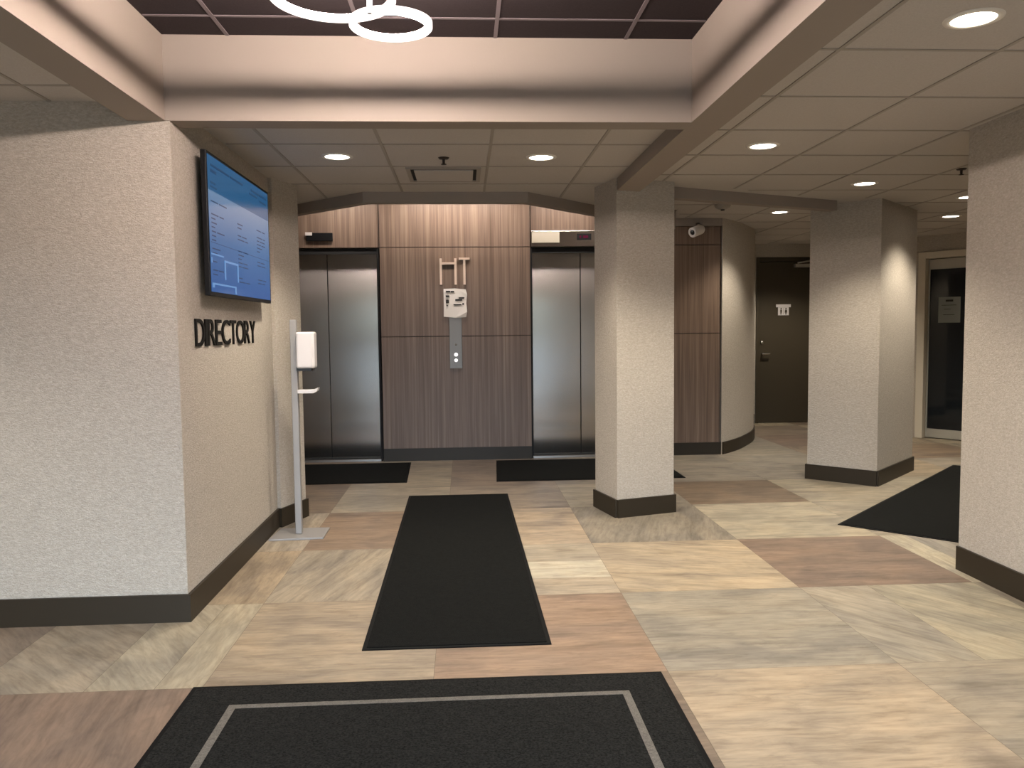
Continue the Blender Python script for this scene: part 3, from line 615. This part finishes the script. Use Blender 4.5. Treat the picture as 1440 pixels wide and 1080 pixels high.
MB().box(4.79, 5.02, 12.310, 12.318, 1.788, 1.832).build('sign_cap', M['white'], t_)
MB().box(4.822, 4.99, 12.310, 12.318, 1.665, 1.786).build('sign_plate', M['white'], t_)
fg = MB()
for xx in (4.868, 4.945):
    fg.lathe([(0, 0.002), (0.011, 0.002), (0.011, 0)], (xx, 12.3098, 1.768), 14, Matrix.Rotation(PI/2, 3, 'X'))
    w0 = 0.013 if xx < 4.9 else 0.020
    fg.add([(xx-0.013, 12.3085, 1.752), (xx+0.013, 12.3085, 1.752), (xx+w0, 12.3085, 1.705), (xx-w0, 12.3085, 1.705), (xx-0.013, 12.310, 1.752), (xx+0.013, 12.310, 1.752), (xx+w0, 12.310, 1.705), (xx-w0, 12.310, 1.705)], [(0, 1, 2, 3), (7, 6, 5, 4), (0, 4, 5, 1), (1, 5, 6, 2), (2, 6, 7, 3), (3, 7, 4, 0)])
    fg.box(xx-0.011, xx-0.002, 12.3085, 12.310, 1.675, 1.705).box(xx+0.002, xx+0.011, 12.3085, 12.310, 1.675, 1.705)
fg.box(4.905, 4.908, 12.3085, 12.310, 1.675, 1.778)
fg.build('sign_figures', M['door_dark'], t_)

# ------------------------------------------------------------------ GLASS DOOR (office)
t_ = thing('glass_door', tuple(oA)+(0,), 'dark glass office door in a cream frame at far right', 'door')
MB().box(-0.02, 0.075, -0.02, 0.14, 0, 2.44, OT).box(1.105, 1.20, -0.02, 0.14, 0, 2.44, OT).box(0.075, 1.105, -0.02, 0.14, 2.355, 2.44, OT).build('door_frame', M['frame_light'], t_, bevel=0.004)
lf = MB().box(0.082, 0.100, 0.06, 0.10, 0.01, 2.345, OT).box(1.065, 1.098, 0.06, 0.10, 0.01, 2.345, OT).box(0.100, 1.065, 0.06, 0.10, 2.215, 2.345, OT).box(0.100, 1.065, 0.06, 0.10, 0.01, 0.125, OT).build('door_leaf', M['alu'], t_, bevel=0.003)
MB().box(0.100, 1.065, 0.075, 0.085, 0.125, 2.215, OT).build('glass_pane', M['glass'], lf)
MB().box(1.02, 1.055, 0.02, 0.06, 0.95, 1.25, OT).build('door_handle', M['chrome'], lf)
nt = thing('door_notice', P(0.345, -0.072)+(1.52,), 'pale paper notice taped on the dark glass door', 'notice')
MB().box(0.21, 0.48, 0.070, 0.0745, 1.52, 1.85, OT).build('paper_sheet', M['paper_grey'], nt)
for a_, b_, c_, d_ in ((0.30, 0.39, 1.79, 1.815), (0.25, 0.43, 1.742, 1.748), (0.28, 0.36, 1.69, 1.696), (0.27, 0.41, 1.62, 1.626)):
    MB().box(a_, b_, 0.068, 0.0698, c_, d_, OT).build('printed_mark', M['ink'], nt)

# ------------------------------------------------------------------ ENTRANCE STOREFRONT behind the viewer
t_ = thing('entrance_storefront', (-0.1, YR-0.05, 0), 'aluminium framed glass entrance behind the viewer', 'entrance')
fr = MB()
for x in (-1.9, -0.73, 0.53, 1.65): fr.box(x, x+0.05, YR-0.08, YR-0.02, 0, 2.45)
fr.box(-1.85, 1.65, YR-0.08, YR-0.02, 2.40, 2.45).box(-1.85, 1.65, YR-0.08, YR-0.02, 0, 0.08).box(-1.85, 1.65, YR-0.08, YR-0.02, 2.02, 2.07)
fr.build('storefront_frame', M['dark_metal'], t_)
struct('ground_outside', MB().box(-60, 60, -80, YR-0.1, -0.12, -0.02), M['paving'], 'paving outside the entrance', 'paving')

# ------------------------------------------------------------------ WORLD, CAMERA
w = bpy.data.worlds.new('World'); sc.world = w; w.use_nodes = True
nt_ = w.node_tree; bg = nt_.nodes['Background']; bg.inputs[1].default_value = 9.5
tc = nt_.nodes.new('ShaderNodeTexCoord'); sp_ = nt_.nodes.new('ShaderNodeSeparateXYZ'); rp = nt_.nodes.new('ShaderNodeValToRGB')
nt_.links.new(tc.outputs['Generated'], sp_.inputs[0]); nt_.links.new(sp_.outputs[2], rp.inputs[0]); nt_.links.new(rp.outputs[0], bg.inputs[0])
e = rp.color_ramp.elements; e[0].position = 0.0; e[0].color = (0.03, 0.035, 0.03, 1); e[1].position = 1.0; e[1].color = (0.72, 0.86, 1.0, 1)
a_ = e.new(0.045); a_.color = (0.10, 0.11, 0.10, 1); a_ = e.new(0.09); a_.color = (0.62, 0.78, 0.95, 1)
al = bpy.data.lights.new('entrance_daylight', 'AREA'); al.shape = 'RECTANGLE'; al.size = 3.4*S; al.size_y = 2.3*S; al.cycles.is_portal = True
ao = bpy.data.objects.new('entrance_daylight', al); C.objects.link(ao); ao.location = Vector((-0.1, YR-0.12, 1.23))*S; ao.rotation_euler = (PI/2, 0, 0)

yaw, pitch, roll = 0.05748, 0.0675, -0.01107
c, s = math.cos(yaw), math.sin(yaw); fwd = Vector((s, c, 0)); right = Vector((c, -s, 0)); up = Vector((0, 0, 1))
cp, sp = math.cos(pitch), math.sin(pitch); f2 = cp*fwd - sp*up; u2 = cp*up + sp*fwd
cr, sr = math.cos(roll), math.sin(roll); r3 = cr*right + sr*u2; u3 = -sr*right + cr*u2
cam = bpy.data.cameras.new('camera'); co = bpy.data.objects.new('camera', cam); C.objects.link(co)
mw = Matrix((r3, u3, -f2)).transposed().to_4x4(); mw.translation = Vector((0, 0, 1.5))*S; co.matrix_world = mw
cam.sensor_fit = 'HORIZONTAL'; cam.sensor_width = 36; cam.lens = 1144.6*36/1440; cam.clip_start = 0.05; cam.clip_end = 200
sc.camera = co
vs_ = sc.view_settings; vs_.view_transform = 'Standard'; vs_.look = 'None'; vs_.gamma = 1.0; vs_.use_curve_mapping = False; vs_.exposure = 1.2
for o in bpy.data.objects:
    if '_o' in o: del o['_o']
